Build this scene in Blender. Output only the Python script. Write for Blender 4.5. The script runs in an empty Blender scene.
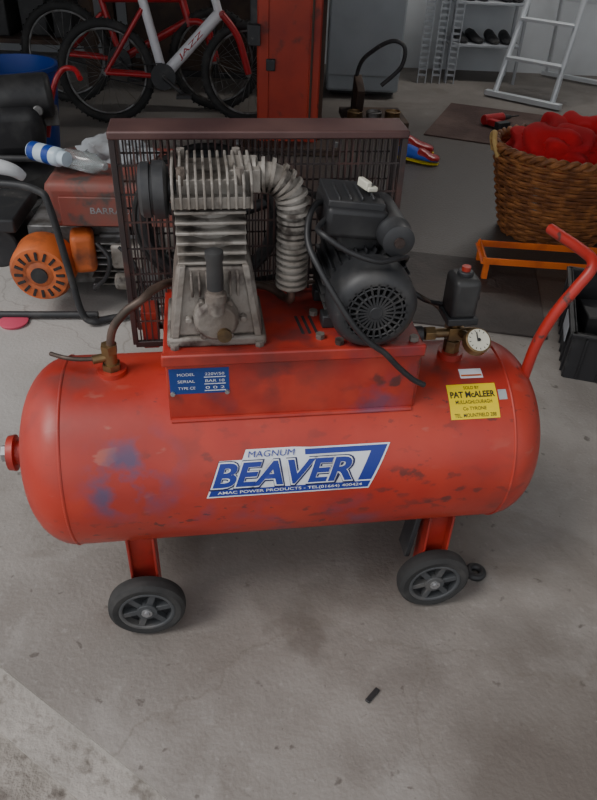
import bpy, bmesh, math, random
from mathutils import Vector, Matrix, Euler, noise
random.seed(7)
pi=math.pi
# ---------------------------------------------------------------- materials
def mat(name,col,rough=.5,metal=0.,var=None,scale=8.,lo=.45,hi=.65,spot=None,sscale=20.,slo=.62,shi=.68,bump=0.,bscale=60.,detail=6.,emit=0,alpha=None,coat=0,spots=(),rvar=0,blobs=()):
    m=bpy.data.materials.new(name); m.use_nodes=True
    nt=m.node_tree; N=nt.nodes; L=nt.links; b=N['Principled BSDF']
    b.inputs['Roughness'].default_value=rough; b.inputs['Metallic'].default_value=metal
    b.inputs['Base Color'].default_value=(*col,1)
    if coat: b.inputs['Coat Weight'].default_value=coat
    tc=N.new('ShaderNodeTexCoord')
    last=None
    def layer(prev,c2,sc,l,h,det,st=(1,1,1),amt=1,mask=None):
        n=N.new('ShaderNodeTexNoise'); n.inputs['Scale'].default_value=sc; n.inputs['Detail'].default_value=det
        mp=N.new('ShaderNodeMapping'); mp.inputs['Scale'].default_value=st
        mp.inputs['Location'].default_value=(sc*.37,sc*.11,sc*.23)
        L.new(tc.outputs['Object'],mp.inputs['Vector']); L.new(mp.outputs['Vector'],n.inputs['Vector'])
        r=N.new('ShaderNodeMapRange'); r.inputs[1].default_value=l; r.inputs[2].default_value=h; r.inputs[4].default_value=amt
        L.new(n.outputs['Fac'],r.inputs[0])
        fac=r.outputs[0]
        if mask:
            n2=N.new('ShaderNodeTexNoise'); n2.inputs['Scale'].default_value=mask; n2.inputs['Detail'].default_value=3
            L.new(mp.outputs['Vector'],n2.inputs['Vector'])
            r2=N.new('ShaderNodeMapRange'); r2.inputs[1].default_value=.50; r2.inputs[2].default_value=.64
            L.new(n2.outputs['Fac'],r2.inputs[0])
            mu=N.new('ShaderNodeMath');mu.operation='MULTIPLY';L.new(fac,mu.inputs[0]);L.new(r2.outputs[0],mu.inputs[1]);fac=mu.outputs[0]
        x=N.new('ShaderNodeMix'); x.data_type='RGBA'
        L.new(fac,x.inputs[0])
        if prev is None: x.inputs[6].default_value=(*col,1)
        else: L.new(prev,x.inputs[6])
        x.inputs[7].default_value=(*c2,1)
        return x.outputs[2]
    if var: last=layer(last,var,scale,lo,hi,detail)
    if spot: last=layer(last,spot,sscale,slo,shi,8)
    for sp in spots:
        c2,sc,l,h,st,amt=sp[:6]; last=layer(last,c2,sc,l,h,9,st,amt,sp[6] if len(sp)>6 else None)
    for (cen,rad,c2,amt) in blobs:
        # smear of old paint around one place on the object, broken up by noise
        ds=N.new('ShaderNodeVectorMath');ds.operation='DISTANCE';L.new(tc.outputs['Object'],ds.inputs[0]);ds.inputs[1].default_value=cen
        n=N.new('ShaderNodeTexNoise');n.inputs['Scale'].default_value=16;n.inputs['Detail'].default_value=9
        L.new(tc.outputs['Object'],n.inputs['Vector'])
        r1=N.new('ShaderNodeMapRange');r1.inputs[1].default_value=rad;r1.inputs[2].default_value=rad*.3;L.new(ds.outputs['Value'],r1.inputs[0])
        r2=N.new('ShaderNodeMapRange');r2.inputs[1].default_value=.46;r2.inputs[2].default_value=.62;r2.inputs[4].default_value=amt;L.new(n.outputs['Fac'],r2.inputs[0])
        mu=N.new('ShaderNodeMath');mu.operation='MULTIPLY';L.new(r1.outputs[0],mu.inputs[0]);L.new(r2.outputs[0],mu.inputs[1])
        x=N.new('ShaderNodeMix');x.data_type='RGBA';L.new(mu.outputs[0],x.inputs[0]);L.new(last,x.inputs[6]);x.inputs[7].default_value=(*c2,1);last=x.outputs[2]
    if last is not None: L.new(last,b.inputs['Base Color'])
    if rvar:
        n=N.new('ShaderNodeTexNoise'); n.inputs['Scale'].default_value=9; n.inputs['Detail'].default_value=8
        L.new(tc.outputs['Object'],n.inputs['Vector'])
        r=N.new('ShaderNodeMapRange');r.inputs[1].default_value=.35;r.inputs[2].default_value=.7;r.inputs[3].default_value=rough-rvar;r.inputs[4].default_value=rough+rvar
        L.new(n.outputs['Fac'],r.inputs[0]);L.new(r.outputs[0],b.inputs['Roughness'])
    if bump:
        n=N.new('ShaderNodeTexNoise'); n.inputs['Scale'].default_value=bscale; n.inputs['Detail'].default_value=5
        L.new(tc.outputs['Object'],n.inputs['Vector'])
        bp=N.new('ShaderNodeBump'); bp.inputs['Strength'].default_value=bump; bp.inputs['Distance'].default_value=.01
        L.new(n.outputs['Fac'],bp.inputs['Height']); L.new(bp.outputs['Normal'],b.inputs['Normal'])
    if emit:
        b.inputs['Emission Color'].default_value=(*col,1); b.inputs['Emission Strength'].default_value=emit
    if alpha is not None: b.inputs['Transmission Weight'].default_value=alpha
    return m
M={}
BL=(.075,.065,.13)
M['tank']=mat('red_paint_worn',(.40,.026,.016),.42,0,(.48,.055,.030),4,.4,.7,bump=.05,bscale=26,rvar=.12,spots=[
    ((.24,.026,.020),3.5,.46,.70,(1,1,1.3),.75),
    ((.15,.035,.03),11,.54,.68,(1,1,1.5),.65,3),
    ((.07,.03,.028),26,.57,.64,(1,1,1.7),.75,4),
    ((.40,.16,.12),30,.62,.68,(.5,1,1.2),.45,5),
    ((.05,.03,.03),80,.62,.66,(.5,1,1),.7,6)],
    blobs=[((-.30,-.16,.46),.10,BL,.85),((-.335,-.18,.42),.08,BL,.8),((-.215,-.185,.375),.06,BL,.5),((-.07,-.17,.31),.09,BL,.55),((.09,-.17,.32),.08,BL,.45),
           ((-.47,-.05,.30),.14,(.17,.035,.035),.8),((.40,-.13,.36),.10,(.14,.04,.035),.7),((-.40,0,.56),.10,(.16,.05,.045),.7),((.27,-.05,.56),.09,(.10,.04,.035),.7)])
M['red']=mat('red_paint_grimy',(.36,.024,.016),.42,0,(.44,.045,.026),12,.4,.65,rvar=.1,spots=[((.17,.022,.018),7,.48,.68,(1,1,1),.85),((.07,.03,.028),24,.54,.62,(1,1,1),.85,6),((.10,.04,.06),9,.6,.7,(1,1,1),.5)],
    blobs=[((.13,-.11,.55),.07,BL,.6),((-.05,-.11,.60),.07,(.12,.03,.03),.7),((.0,-.08,.665),.10,(.08,.03,.03),.7)])
M['alu']=mat('cast_aluminium_dirty',(.35,.325,.295),.55,.3,(.20,.175,.15),16,.38,.62,(.07,.058,.05),26,.54,.66,bump=.25)
M['aludark']=mat('cast_aluminium_base',(.26,.235,.21),.6,.3,(.15,.12,.10),12,.38,.62,(.05,.034,.03),18,.54,.66,bump=.35)
M['blackm']=mat('black_paint_metal',(.030,.031,.034),.5,.1,(.070,.067,.065),15,.5,.75,spots=[((.16,.15,.14),50,.62,.70,(1,1,1),.6,8)])
M['blackp']=mat('black_plastic',(.018,.018,.020),.5,0,(.045,.045,.045),12,.5,.7)
M['rubber']=mat('tyre_rubber',(.022,.022,.022),.8,0,(.055,.052,.05),12,.5,.72)
M['hub']=mat('wheel_hub_plastic',(.055,.058,.062),.55,0,(.11,.105,.10),14,.5,.7)
M['guard']=mat('guard_wire_dark',(.045,.035,.035),.5,.3,(.12,.055,.045),12,.5,.7)
M['guardtop']=mat('guard_top_oxide',(.055,.024,.024),.5,.1,(.11,.055,.05),6,.4,.65)
M['brass']=mat('brass_tarnished',(.26,.17,.08),.45,.8,(.10,.07,.045),20,.45,.65)
M['copper']=mat('pipe_tarnished',(.15,.10,.08),.5,.6,(.07,.055,.045),20,.45,.65)
M['steel']=mat('steel_dull',(.38,.38,.39),.4,.7,(.2,.19,.18),15,.5,.7)
M['white']=mat('white_enamel',(.66,.68,.70),.5,0,(.5,.52,.54),5,.45,.7)
M['decalw']=mat('decal_white',(.70,.73,.78),.4,spots=[((.4,.36,.34),14,.56,.72,(1,1,1),.6)])
M['decalb']=mat('decal_blue',(.010,.028,.25),.4)
M['decald']=mat('decal_navy',(.006,.010,.075),.4)
M['plateb']=mat('plate_blue',(.01,.045,.22),.35)
M['yellow']=mat('sticker_yellow',(.80,.60,.01),.45)
M['ink']=mat('ink_black',(.02,.02,.02),.5)
M['orange']=mat('orange_paint',(.75,.16,.02),.45,0,(.5,.09,.02),10,.5,.7)
M['orange2']=mat('orange_plastic',(.60,.14,.035),.5,0,(.20,.06,.03),12,.45,.68)
M['liftred']=mat('lift_red_paint',(.44,.040,.016),.45,0,(.28,.022,.013),4,.4,.7,(.07,.022,.018),8,.58,.70)
M['handlered']=mat('handle_red_paint',(.42,.022,.014),.4,0,(.30,.02,.014),9,.4,.7,(.09,.03,.025),36,.60,.67)
M['bikered']=mat('bike_red',(.45,.014,.02),.3,0,(.3,.012,.015),6,.4,.7)
M['bikewhite']=mat('bike_white',(.72,.72,.75),.3)
M['wicker']=mat('wicker_willow',(.36,.135,.038),.6,0,(.15,.050,.016),22,.35,.62)
M['cloth']=mat('red_towel',(.56,.008,.014),.95,0,(.36,.004,.010),6,.4,.7,bump=.12,bscale=160)
M['alum']=mat('ladder_aluminium',(.62,.65,.68),.4,.5)
M['rack']=mat('rack_steel_white',(.36,.38,.41),.5,.2)
M['fridge']=mat('fridge_grey_blue',(.36,.40,.43),.45,0,(.28,.31,.33),3,.4,.7)
M['bluep']=mat('blue_plastic',(.01,.05,.30),.4)
M['canw']=mat('spray_can_white',(.55,.66,.75),.35)
M['dull_red']=mat('fuel_tank_faded_red',(.25,.055,.04),.55,0,(.17,.075,.06),7,.4,.65,(.08,.06,.055),16,.52,.64)
M['engine']=mat('engine_grey',(.26,.26,.26),.5,.5,(.09,.08,.07),15,.42,.62)
M['clear']=mat('clear_plastic',(.75,.8,.8),.15,0,alpha=.8)
M['mat']=mat('mat_rubber_dark',(.026,.020,.019),.6,0,(.055,.042,.037),5,.4,.65,bump=.3)
M['mat2']=mat('mat_carpet_brown',(.050,.028,.025),.95,0,(.10,.065,.055),4,.4,.65,bump=.4)
M['pink']=mat('pink_plastic',(.6,.08,.14),.5)
M['wood']=mat('wood_dark',(.075,.045,.03),.7,0,(.04,.025,.02),6,.4,.6)
M['wall']=mat('wall_render_white',(.68,.71,.74),.85,0,(.54,.56,.58),2,.4,.7)
M['wallbk']=mat('wall_block_grey',(.13,.12,.115),.9,0,(.08,.075,.07),3,.4,.7,bump=.3)
M['ceil']=mat('ceiling_board',(.30,.29,.28),.9)
M['added_lamp']=mat('added_lamp_tube',(1,.97,.9),.5,emit=6)  # glow for the added ceiling tube light
M['sockblue']=mat('shoe_blue',(.03,.09,.5),.7)
M['rag']=mat('rag_grey',(.34,.36,.38),.95,0,(.16,.15,.15),7,.45,.65)
M['straw']=mat('woven_handle_straw',(.55,.36,.13),.7)
M['dial']=mat('gauge_dial_cream',(.62,.60,.50),.4)

def floor_mat():
    m=bpy.data.materials.new('concrete_floor'); m.use_nodes=True
    nt=m.node_tree;N=nt.nodes;L=nt.links;b=N['Principled BSDF']; b.inputs['Roughness'].default_value=.62
    tc=N.new('ShaderNodeTexCoord')
    def nz(s,d=8,dist=0):
        n=N.new('ShaderNodeTexNoise');n.inputs['Scale'].default_value=s;n.inputs['Detail'].default_value=d;n.inputs['Distortion'].default_value=dist
        L.new(tc.outputs['Object'],n.inputs['Vector']);return n.outputs['Fac']
    def ramp(f,a,bb,amt=1):
        r=N.new('ShaderNodeMapRange');r.inputs[1].default_value=a;r.inputs[2].default_value=bb;r.inputs[4].default_value=amt
        L.new(f,r.inputs[0]);return r.outputs[0]
    def math_(op,a,bb):
        n=N.new('ShaderNodeMath');n.operation=op
        for i,v in((0,a),(1,bb)):
            if isinstance(v,(int,float)): n.inputs[i].default_value=v
            else: L.new(v,n.inputs[i])
        return n.outputs[0]
    def mix(f,A,B):
        x=N.new('ShaderNodeMix');x.data_type='RGBA';L.new(f,x.inputs[0])
        for i,v in((6,A),(7,B)):
            if isinstance(v,tuple): x.inputs[i].default_value=(*v,1)
            else: L.new(v,x.inputs[i])
        return x.outputs[2]
    c=mix(ramp(nz(1.9,5),.36,.66),(.215,.195,.178),(.320,.295,.272))
    c=mix(ramp(nz(7,10,.6),.46,.74,.5),c,(.20,.175,.155))
    c=mix(ramp(nz(5.5,10,.9),.54,.74,.5),c,(.37,.35,.33))
    c=mix(ramp(nz(60,4),.60,.76,.5),c,(.38,.36,.34))
    c=mix(ramp(nz(2.7,7,1.2),.57,.70,.65),c,(.155,.13,.112))
    c=mix(ramp(nz(24,6,.3),.66,.71,.8),c,(.10,.085,.075))
    c=mix(ramp(nz(110,3),.68,.73,.5),c,(.12,.10,.09))
    sp=N.new('ShaderNodeSeparateXYZ');L.new(tc.outputs['Object'],sp.inputs[0])
    wob=math_('MULTIPLY',math_('SUBTRACT',nz(1.4,7),.5),1.6)
    yy=math_('ADD',sp.outputs['Y'],wob); xx=math_('ADD',sp.outputs['X'],wob)
    # daylight inside the door on the left, painted in as paler concrete
    pl=math_('MULTIPLY',ramp(xx,-.35,-.75),ramp(yy,1.3,1.8))
    c=mix(math_('MULTIPLY',pl,.7),c,(.46,.44,.42))
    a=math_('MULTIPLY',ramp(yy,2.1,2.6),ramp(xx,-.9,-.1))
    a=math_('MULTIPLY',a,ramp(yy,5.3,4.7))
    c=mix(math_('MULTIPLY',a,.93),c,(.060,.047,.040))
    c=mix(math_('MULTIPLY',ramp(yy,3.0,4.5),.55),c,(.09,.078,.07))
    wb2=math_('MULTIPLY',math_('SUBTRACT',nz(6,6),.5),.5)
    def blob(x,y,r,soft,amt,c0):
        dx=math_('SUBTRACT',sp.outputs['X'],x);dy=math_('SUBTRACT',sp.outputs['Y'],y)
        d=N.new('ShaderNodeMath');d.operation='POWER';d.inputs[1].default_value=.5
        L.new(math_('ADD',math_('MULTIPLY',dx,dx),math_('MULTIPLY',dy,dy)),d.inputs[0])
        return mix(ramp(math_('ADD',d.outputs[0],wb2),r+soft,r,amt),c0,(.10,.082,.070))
    c=blob(.10,.98,.02,.10,.6,c); c=blob(.60,.50,.20,.34,.75,c); c=blob(-.05,1.15,.30,.35,.45,c); c=blob(.05,.86,.0,.05,.5,c)  # second blob paints the shade at the near right into the floor colour
    v=N.new('ShaderNodeTexVoronoi');v.feature='DISTANCE_TO_EDGE';v.inputs['Scale'].default_value=.62
    nv=N.new('ShaderNodeTexNoise');nv.inputs['Scale'].default_value=3;nv.inputs['Detail'].default_value=6;L.new(tc.outputs['Object'],nv.inputs['Vector'])
    va=N.new('ShaderNodeVectorMath');va.operation='MULTIPLY_ADD';L.new(nv.outputs['Color'],va.inputs[0]);va.inputs[1].default_value=(.3,.3,.3);L.new(tc.outputs['Object'],va.inputs[2])
    L.new(va.outputs[0],v.inputs['Vector'])
    r=ramp(v.outputs['Distance'],.0028,.0)
    c=mix(math_('MULTIPLY',r,.4),c,(.14,.12,.10))
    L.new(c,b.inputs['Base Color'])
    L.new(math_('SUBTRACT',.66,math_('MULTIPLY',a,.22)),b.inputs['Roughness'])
    bp=N.new('ShaderNodeBump');bp.inputs['Strength'].default_value=.22;bp.inputs['Distance'].default_value=.01
    L.new(nz(90,4),bp.inputs['Height']);L.new(bp.outputs['Normal'],b.inputs['Normal'])
    return m
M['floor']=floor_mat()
M['apron']=mat('apron_concrete_rough',(.24,.215,.19),.9,0,(.34,.31,.28),9,.4,.65,(.14,.12,.105),30,.56,.68,bump=.8,bscale=70)
M['sill']=mat('threshold_worn_concrete',(.30,.275,.25),.85,0,(.38,.35,.32),7,.4,.65,(.17,.15,.13),25,.56,.68,bump=.5,bscale=70)

# ---------------------------------------------------------------- geometry helpers
def V(*a): return Vector(a)
def g_box(bm,c,s,rot=None):
    r=bmesh.ops.create_cube(bm,size=1)
    mt=Matrix.Translation(c)@(Euler(rot).to_matrix().to_4x4() if rot else Matrix.Identity(4))@Matrix.Diagonal((*s,1))
    bmesh.ops.transform(bm,matrix=mt,verts=r['verts'])
def g_cyl(bm,p1,p2,r1,r2=None,seg=24,caps=True):
    p1=Vector(p1);p2=Vector(p2);d=p2-p1
    if r2 is None:r2=r1
    r=bmesh.ops.create_cone(bm,cap_ends=caps,segments=seg,radius1=max(r1,1e-5),radius2=max(r2,1e-5),depth=d.length)
    q=d.to_track_quat('Z','Y').to_matrix().to_4x4()
    bmesh.ops.transform(bm,matrix=Matrix.Translation((p1+p2)/2)@q,verts=r['verts'])
def g_loft(bm,rings,closed=False,caps=True):
    vs=[[bm.verts.new(p) for p in r] for r in rings]
    n=len(vs[0]); k=len(vs)
    for i in range(k if closed else k-1):
        a=vs[i];b=vs[(i+1)%k]
        for j in range(n):
            try: bm.faces.new((a[j],a[(j+1)%n],b[(j+1)%n],b[j]))
            except Exception: pass
    if caps and not closed:
        bm.faces.new(vs[0][::-1]);bm.faces.new(vs[-1])
def catmull(pts,n=8,closed=False):
    P=[Vector(p) for p in pts]; out=[]
    k=len(P); rng=range(k if closed else k-1)
    for i in rng:
        if closed: a,b,c,d=P[(i-1)%k],P[i],P[(i+1)%k],P[(i+2)%k]
        else: a,b,c,d=P[max(i-1,0)],P[i],P[i+1],P[min(i+2,k-1)]
        for j in range(n):
            t=j/n
            out.append(.5*((2*b)+(c-a)*t+(2*a-5*b+4*c-d)*t*t+(-a+3*b-3*c+d)*t**3))
    if not closed: out.append(P[-1])
    return out
def g_tube(bm,pts,r,seg=10,smooth=True,n=8,closed=False):
    P=catmull(pts,n,closed) if smooth else [Vector(p) for p in pts]
    k=len(P); rings=[]; up=None
    for i,p in enumerate(P):
        if closed: t=(P[(i+1)%k]-P[i-1]).normalized()
        else: t=(P[min(i+1,k-1)]-P[max(i-1,0)]).normalized()
        if up is None: up=t.orthogonal().normalized()
        up=(up-t*up.dot(t)); 
        if up.length<1e-6: up=t.orthogonal()
        up.normalize(); w=t.cross(up)
        rr=r(i/(k-1)) if callable(r) else r
        rings.append([p+(up*math.cos(2*pi*j/seg)+w*math.sin(2*pi*j/seg))*rr for j in range(seg)])
    g_loft(bm,rings,closed=closed)
def g_lathe(bm,prof,o,ax='X',seg=48,loop=False):
    rings=[]
    o=Vector(o)
    for a,r in prof:
        r=max(r,1e-4); ring=[]
        for j in range(seg):
            c=math.cos(2*pi*j/seg)*r;s=math.sin(2*pi*j/seg)*r
            ring.append(o+(V(a,c,s) if ax=='X' else V(s,a,c) if ax=='Y' else V(c,s,a)))
        rings.append(ring)
    g_loft(bm,rings,closed=loop)
def g_torus(bm,c,R,r,ax='Y',seg=40,ms=10,sq=1.0):
    rings=[];c=Vector(c)
    for i in range(seg):
        t=2*pi*i/seg; ring=[]
        for j in range(ms):
            p=2*pi*j/ms; rr=R+r*math.cos(p); h=r*sq*math.sin(p)
            a=math.cos(t)*rr;b=math.sin(t)*rr
            ring.append(c+(V(a,h,b) if ax=='Y' else V(h,a,b) if ax=='X' else V(a,b,h)))
        rings.append(ring)
    g_loft(bm,rings,closed=True)
def g_poly(bm,pts,depth):
    a=[bm.verts.new(p) for p in pts];b=[bm.verts.new(Vector(p)+Vector(depth)) for p in pts]
    bm.faces.new(a[::-1]);bm.faces.new(b);n=len(pts)
    for i in range(n): bm.faces.new((a[i],a[(i+1)%n],b[(i+1)%n],b[i]))
def B(): return bmesh.new()
def emit(name,bm,m,parent=None,smooth=True,bevel=0,loc=None,rot=None,bseg=2):
    bmesh.ops.recalc_face_normals(bm,faces=bm.faces)
    me=bpy.data.meshes.new(name);bm.to_mesh(me);bm.free()
    o=bpy.data.objects.new(name,me);bpy.context.scene.collection.objects.link(o)
    me.materials.append(M[m] if isinstance(m,str) else m)
    if smooth:
        for p in me.polygons:p.use_smooth=True
        try: me.set_sharp_from_angle(angle=math.radians(38))
        except Exception: pass
    if parent:o.parent=parent
    if loc:o.location=loc
    if rot:o.rotation_euler=rot
    if bevel:
        md=o.modifiers.new('bevel','BEVEL');md.width=bevel;md.segments=bseg;md.limit_method='ANGLE';md.angle_limit=math.radians(40)
    return o
def empty(name,loc=(0,0,0),rz=0,rot=None):
    e=bpy.data.objects.new(name,None);bpy.context.scene.collection.objects.link(e)
    e.empty_display_size=.1;e.location=loc;e.rotation_euler=rot if rot else (0,0,rz);return e
def box(name,c,s,m,parent=None,bevel=.002,rot=None):
    bm=B();g_box(bm,c,s,rot);return emit(name,bm,m,parent,True,bevel)
def cyl(name,p1,p2,r,m,parent=None,r2=None,seg=28,bevel=0):
    bm=B();g_cyl(bm,p1,p2,r,r2,seg);return emit(name,bm,m,parent,True,bevel)
def tube(name,pts,r,m,parent=None,smooth=True,n=8,seg=10):
    bm=B();g_tube(bm,pts,r,seg,smooth,n);return emit(name,bm,m,parent)
def text2d(s,w,h,shear=0,bold=0):
    cu=bpy.data.curves.new('t','FONT');cu.body=s;cu.size=1;cu.offset=bold;cu.resolution_u=4
    o=bpy.data.objects.new('t',cu);bpy.context.scene.collection.objects.link(o)
    bpy.context.view_layer.update()
    me=bpy.data.meshes.new_from_object(o.evaluated_get(bpy.context.evaluated_depsgraph_get()))
    bpy.data.objects.remove(o)
    bm=B();bm.from_mesh(me);bpy.data.meshes.remove(me)
    xs=[v.co.x for v in bm.verts];ys=[v.co.y for v in bm.verts]
    x0,x1,y0,y1=min(xs),max(xs),min(ys),max(ys)
    for v in bm.verts:
        yy=(v.co.y-y0)/(y1-y0)-.5
        v.co=V(((v.co.x-x0)/(x1-x0)-.5)*w+shear*yy*h,yy*h,0)
    return bm
def poly2d(pts):
    bm=B();bm.faces.new([bm.verts.new((x,y,0)) for x,y in pts]);return bm
def slice2d(bm,step=.008):
    ys=[v.co.y for v in bm.verts];y=min(ys)+step
    while y<max(ys):
        bmesh.ops.bisect_plane(bm,geom=bm.verts[:]+bm.edges[:]+bm.faces[:],plane_co=(0,y,0),plane_no=(0,1,0));y+=step
def place2d(name,bm,m,parent,fn):
    slice2d(bm)
    for v in bm.verts:v.co=fn(v.co.x,v.co.y)
    me=bpy.data.meshes.new(name);bm.to_mesh(me);bm.free()
    o=bpy.data.objects.new(name,me);bpy.context.scene.collection.objects.link(o);me.materials.append(M[m]);o.parent=parent
    return o

# ---------------------------------------------------------------- camera
CAMZ=1.3
cam=bpy.data.cameras.new('camera');co=bpy.data.objects.new('camera',cam);bpy.context.scene.collection.objects.link(co)
cam.sensor_fit='VERTICAL';cam.sensor_height=24;cam.lens=24*700/800
cam.clip_start=.02
Rm=Matrix.Rotation(math.radians(53),4,'X')@Matrix.Rotation(math.radians(2.5),4,'Z')
co.matrix_world=Matrix.Translation((0,0,CAMZ))@Rm
bpy.context.scene.camera=co

# ---------------------------------------------------------------- room
def slab(name,pts,z0,z1,m):
    bm=B();g_poly(bm,[V(x,y,z0) for x,y in pts],(0,0,z1-z0));return emit(name,bm,m,None,False)
def oy(x,d=0): return .55-(x+.194)*.627+d
fp=[(-3.5,oy(-3.5)),(3.2,oy(3.2)),(3.2,6.5),(-3.5,6.5)]
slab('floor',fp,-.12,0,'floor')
slab('door_threshold',[(-3.5,oy(-3.5,-.10)),(3.2,oy(3.2,-.10)),(3.2,oy(3.2)),(-3.5,oy(-3.5))],-.12,-.010,'sill')
slab('driveway_ground',[(-14,-12),(14,-12),(14,oy(14,-.10)),(-14,oy(-14,-.10))],-.25,-.022,'apron')
slab('ceiling',fp,2.6,2.7,'ceil')
box('wall_back',(-.15,6.55,1.3),(6.7,.1,2.6),'wall',None,0)
slab('wall_left',[(-3.6,oy(-3.5)),(-3.5,oy(-3.5)),(-3.5,6.6),(-3.6,6.6)],0,2.6,'wallbk')
slab('wall_right',[(3.2,oy(3.2)),(3.3,oy(3.2)),(3.3,6.6),(3.2,6.6)],0,2.6,'wall')
# ---------------------------------------------------------------- COMPRESSOR
YAW=math.radians(9)
C=empty('air_compressor',(-.01,1.096,0),YAW)
R=.184;ZC=.38
def tank():
    n=14;dp=.096
    L_=[];R_=[]
    for i in range(n+1):
        a=i/n
        r=R*(math.sin(a*pi/2))**.75 if a>0 else 0
        L_.append((-(.423+dp*math.cos(a*pi/2)),r)); R_.append((.396+dp*math.cos(a*pi/2),r))
    bm=B();g_lathe(bm,L_+R_[::-1],(0,0,ZC),'X',72);emit('tank_shell',bm,'tank',C)
    bm=B()
    for x in(-.423,.396): g_torus(bm,(x,0,ZC),R-.001,.0032,'X',72,8)
    emit('tank_weld_seams',bm,'tank',C)
    bm=B();g_lathe(bm,[(-.553,.0),(-.553,.034),(-.540,.036),(-.538,.024),(-.52,.024),(-.505,.045),(-.49,.045)],(0,0,ZC),'X',24);emit('tank_end_flange',bm,'red',C)
    bm=B();g_cyl(bm,(-.566,0,ZC),(-.551,0,ZC),.017,seg=6);emit('tank_end_plug',bm,'steel',C)
    bm=B();g_cyl(bm,(0,0,.20),(0,0,.17),.015);emit('drain_valve',bm,'brass',C)
tank()
def wrapper(x0,th0,off):
    def f(u,s):
        th=th0+s/R;r=R+off
        return V(x0+u,-r*math.cos(th),ZC+r*math.sin(th))
    return f
th=math.radians(21);X0=-.019
f0=lambda o:wrapper(X0,th,o)
place2d('decal_backing',poly2d([(-.158,-.045),(.137,-.045),(.176,.042),(.03,.042),(.0,.044),(-.085,.044),(-.092,.026),(-.132,.026)]),'decalw',C,f0(.0006))
place2d('decal_blue_band',poly2d([(-.154,-.042),(.135,-.042),(.140,-.029),(-.149,-.029)]),'decalb',C,f0(.0011))
place2d('decal_phone_text',text2d('AMAC POWER PRODUCTS - TEL(01664) 400424',.262,.0075,0,.01),'decalw',C,lambda u,s:wrapper(X0-.007,th,.0019)(u,s-.0355))
place2d('decal_arrow',poly2d([(.02,.039),(.171,.039),(.141,-.026),(.116,-.026),(.140,.029),(.02,.029)]),'decalb',C,f0(.0011))
place2d('decal_shadow_text',text2d('BEAVER',.264,.056,.35,.075),'decald',C,lambda u,s:wrapper(X0-.011,th,.0013)(u,s-.0025))
place2d('decal_white_text',text2d('BEAVER',.258,.051,.35,.055),'decalw',C,lambda u,s:wrapper(X0-.013,th,.0017)(u,s-.0015))
place2d('decal_main_text',text2d('BEAVER',.252,.046,.35,.030),'decalb',C,lambda u,s:wrapper(X0-.013,th,.0022)(u,s-.0015))
place2d('decal_top_text',text2d('MAGNUM',.082,.011,.2,.0),'decalb',C,lambda u,s:wrapper(X0-.040,th,.0026)(u,s+.0352))
fy=lambda dx,ds,o:(lambda u,s:wrapper(.321+dx,math.radians(55),o)(u,s+ds))
place2d('dealer_sticker',poly2d([(-.047,-.034),(.047,-.034),(.047,.034),(-.047,.034)]),'yellow',C,fy(0,0,.0006))
for i,(t,w,h,d) in enumerate([('SOLD BY',.03,.0065,.026),('PAT McALEER',.086,.0125,.0125),('MULLAGHLOURAGH',.070,.0070,-.002),('Co TYRONE',.045,.0065,-.0145),('TEL. MOUNTFIELD 288',.080,.0070,-.027)]):
    place2d('dealer_sticker_text_%d'%(i+1),text2d(t,w,h,0,.03 if i==1 else .005),'ink',C,fy(0,d,.0013))
place2d('warning_sticker',poly2d([(-.022,-.011),(.022,-.011),(.022,.011),(-.022,.011)]),'decalw',C,lambda u,s:wrapper(.328,math.radians(73),.0006)(u,s))
place2d('warning_sticker_bar',poly2d([(-.020,-.002),(.020,-.002),(.020,.002),(-.020,.002)]),'orange2',C,lambda u,s:wrapper(.328,math.radians(71.5),.001)(u,s))
place2d('warning_sticker_side',poly2d([(-.008,-.010),(.008,-.010),(.008,.010),(-.008,.010)]),'rag',C,lambda u,s:wrapper(.379,math.radians(58),.0006)(u,s))

ZP=.665
box('platform_plate',(-.015,0,ZP-.003),(.44,.23,.006),'red',C,.002)
bm=B()
for sy in(-1,1):
    y=sy*.108; zb=.522
    g_box(bm,(-.015,y,(ZP-.006+zb)/2),(.435,.005,ZP-.006-zb))
for x in(-.232,.202):
    pts=[V(x,-.108,ZP-.006)]
    for i in range(13):
        yy=-.108+.216*i/12; pts.append(V(x,yy,ZC+math.sqrt(R*R-yy*yy)-.004))
    pts.append(V(x,.108,ZP-.006))
    g_poly(bm,pts[::-1],(.005,0,0))
emit('platform_skirt',bm,'red',C,True,.0015)
bm=B();g_box(bm,(-.015,-.115,ZP-.009),(.445,.012,.022));emit('platform_lip',bm,'red',C,True,.003)
bm=B();g_tube(bm,[(-.23,-.112,.527),(.2,-.112,.527)],.005,8,False);emit('platform_weld_bead',bm,'red',C)
def skirtmap(x0,z0,o): return lambda u,s:V(x0+u,-.1106-o,z0+s)
place2d('rating_plate',poly2d([(-.05,-.026),(.05,-.026),(.05,.026),(-.05,.026)]),'plateb',C,skirtmap(-.178,.609,.0006))
k=0
for r in range(3):
    for j,(x,w) in enumerate([(-.022,.036),(.026,.040)]):
        k+=1
        place2d('rating_plate_text_%d'%k,text2d(['MODEL','220V/50','SERIAL','BAR 10','TYPE CE','0 0 2'][r*2+j],w*.8,.0055,0,.0),'decalw',C,skirtmap(-.178+x,.609+.014-.014*r,.0012))
bm=B()
for i in range(3): g_box(bm,(-.152,-.1115,.6165-.014*i),(.036,.0008,.0012))
emit('rating_plate_rules',bm,'decalw',C,False)
bm=B()
for x,z in[(-.224,.585),(-.132,.585)]: g_cyl(bm,(x,-.1105,z),(x,-.115,z),.004,seg=12)
emit('rating_plate_rivets',bm,'steel',C)
bm=B()
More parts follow.
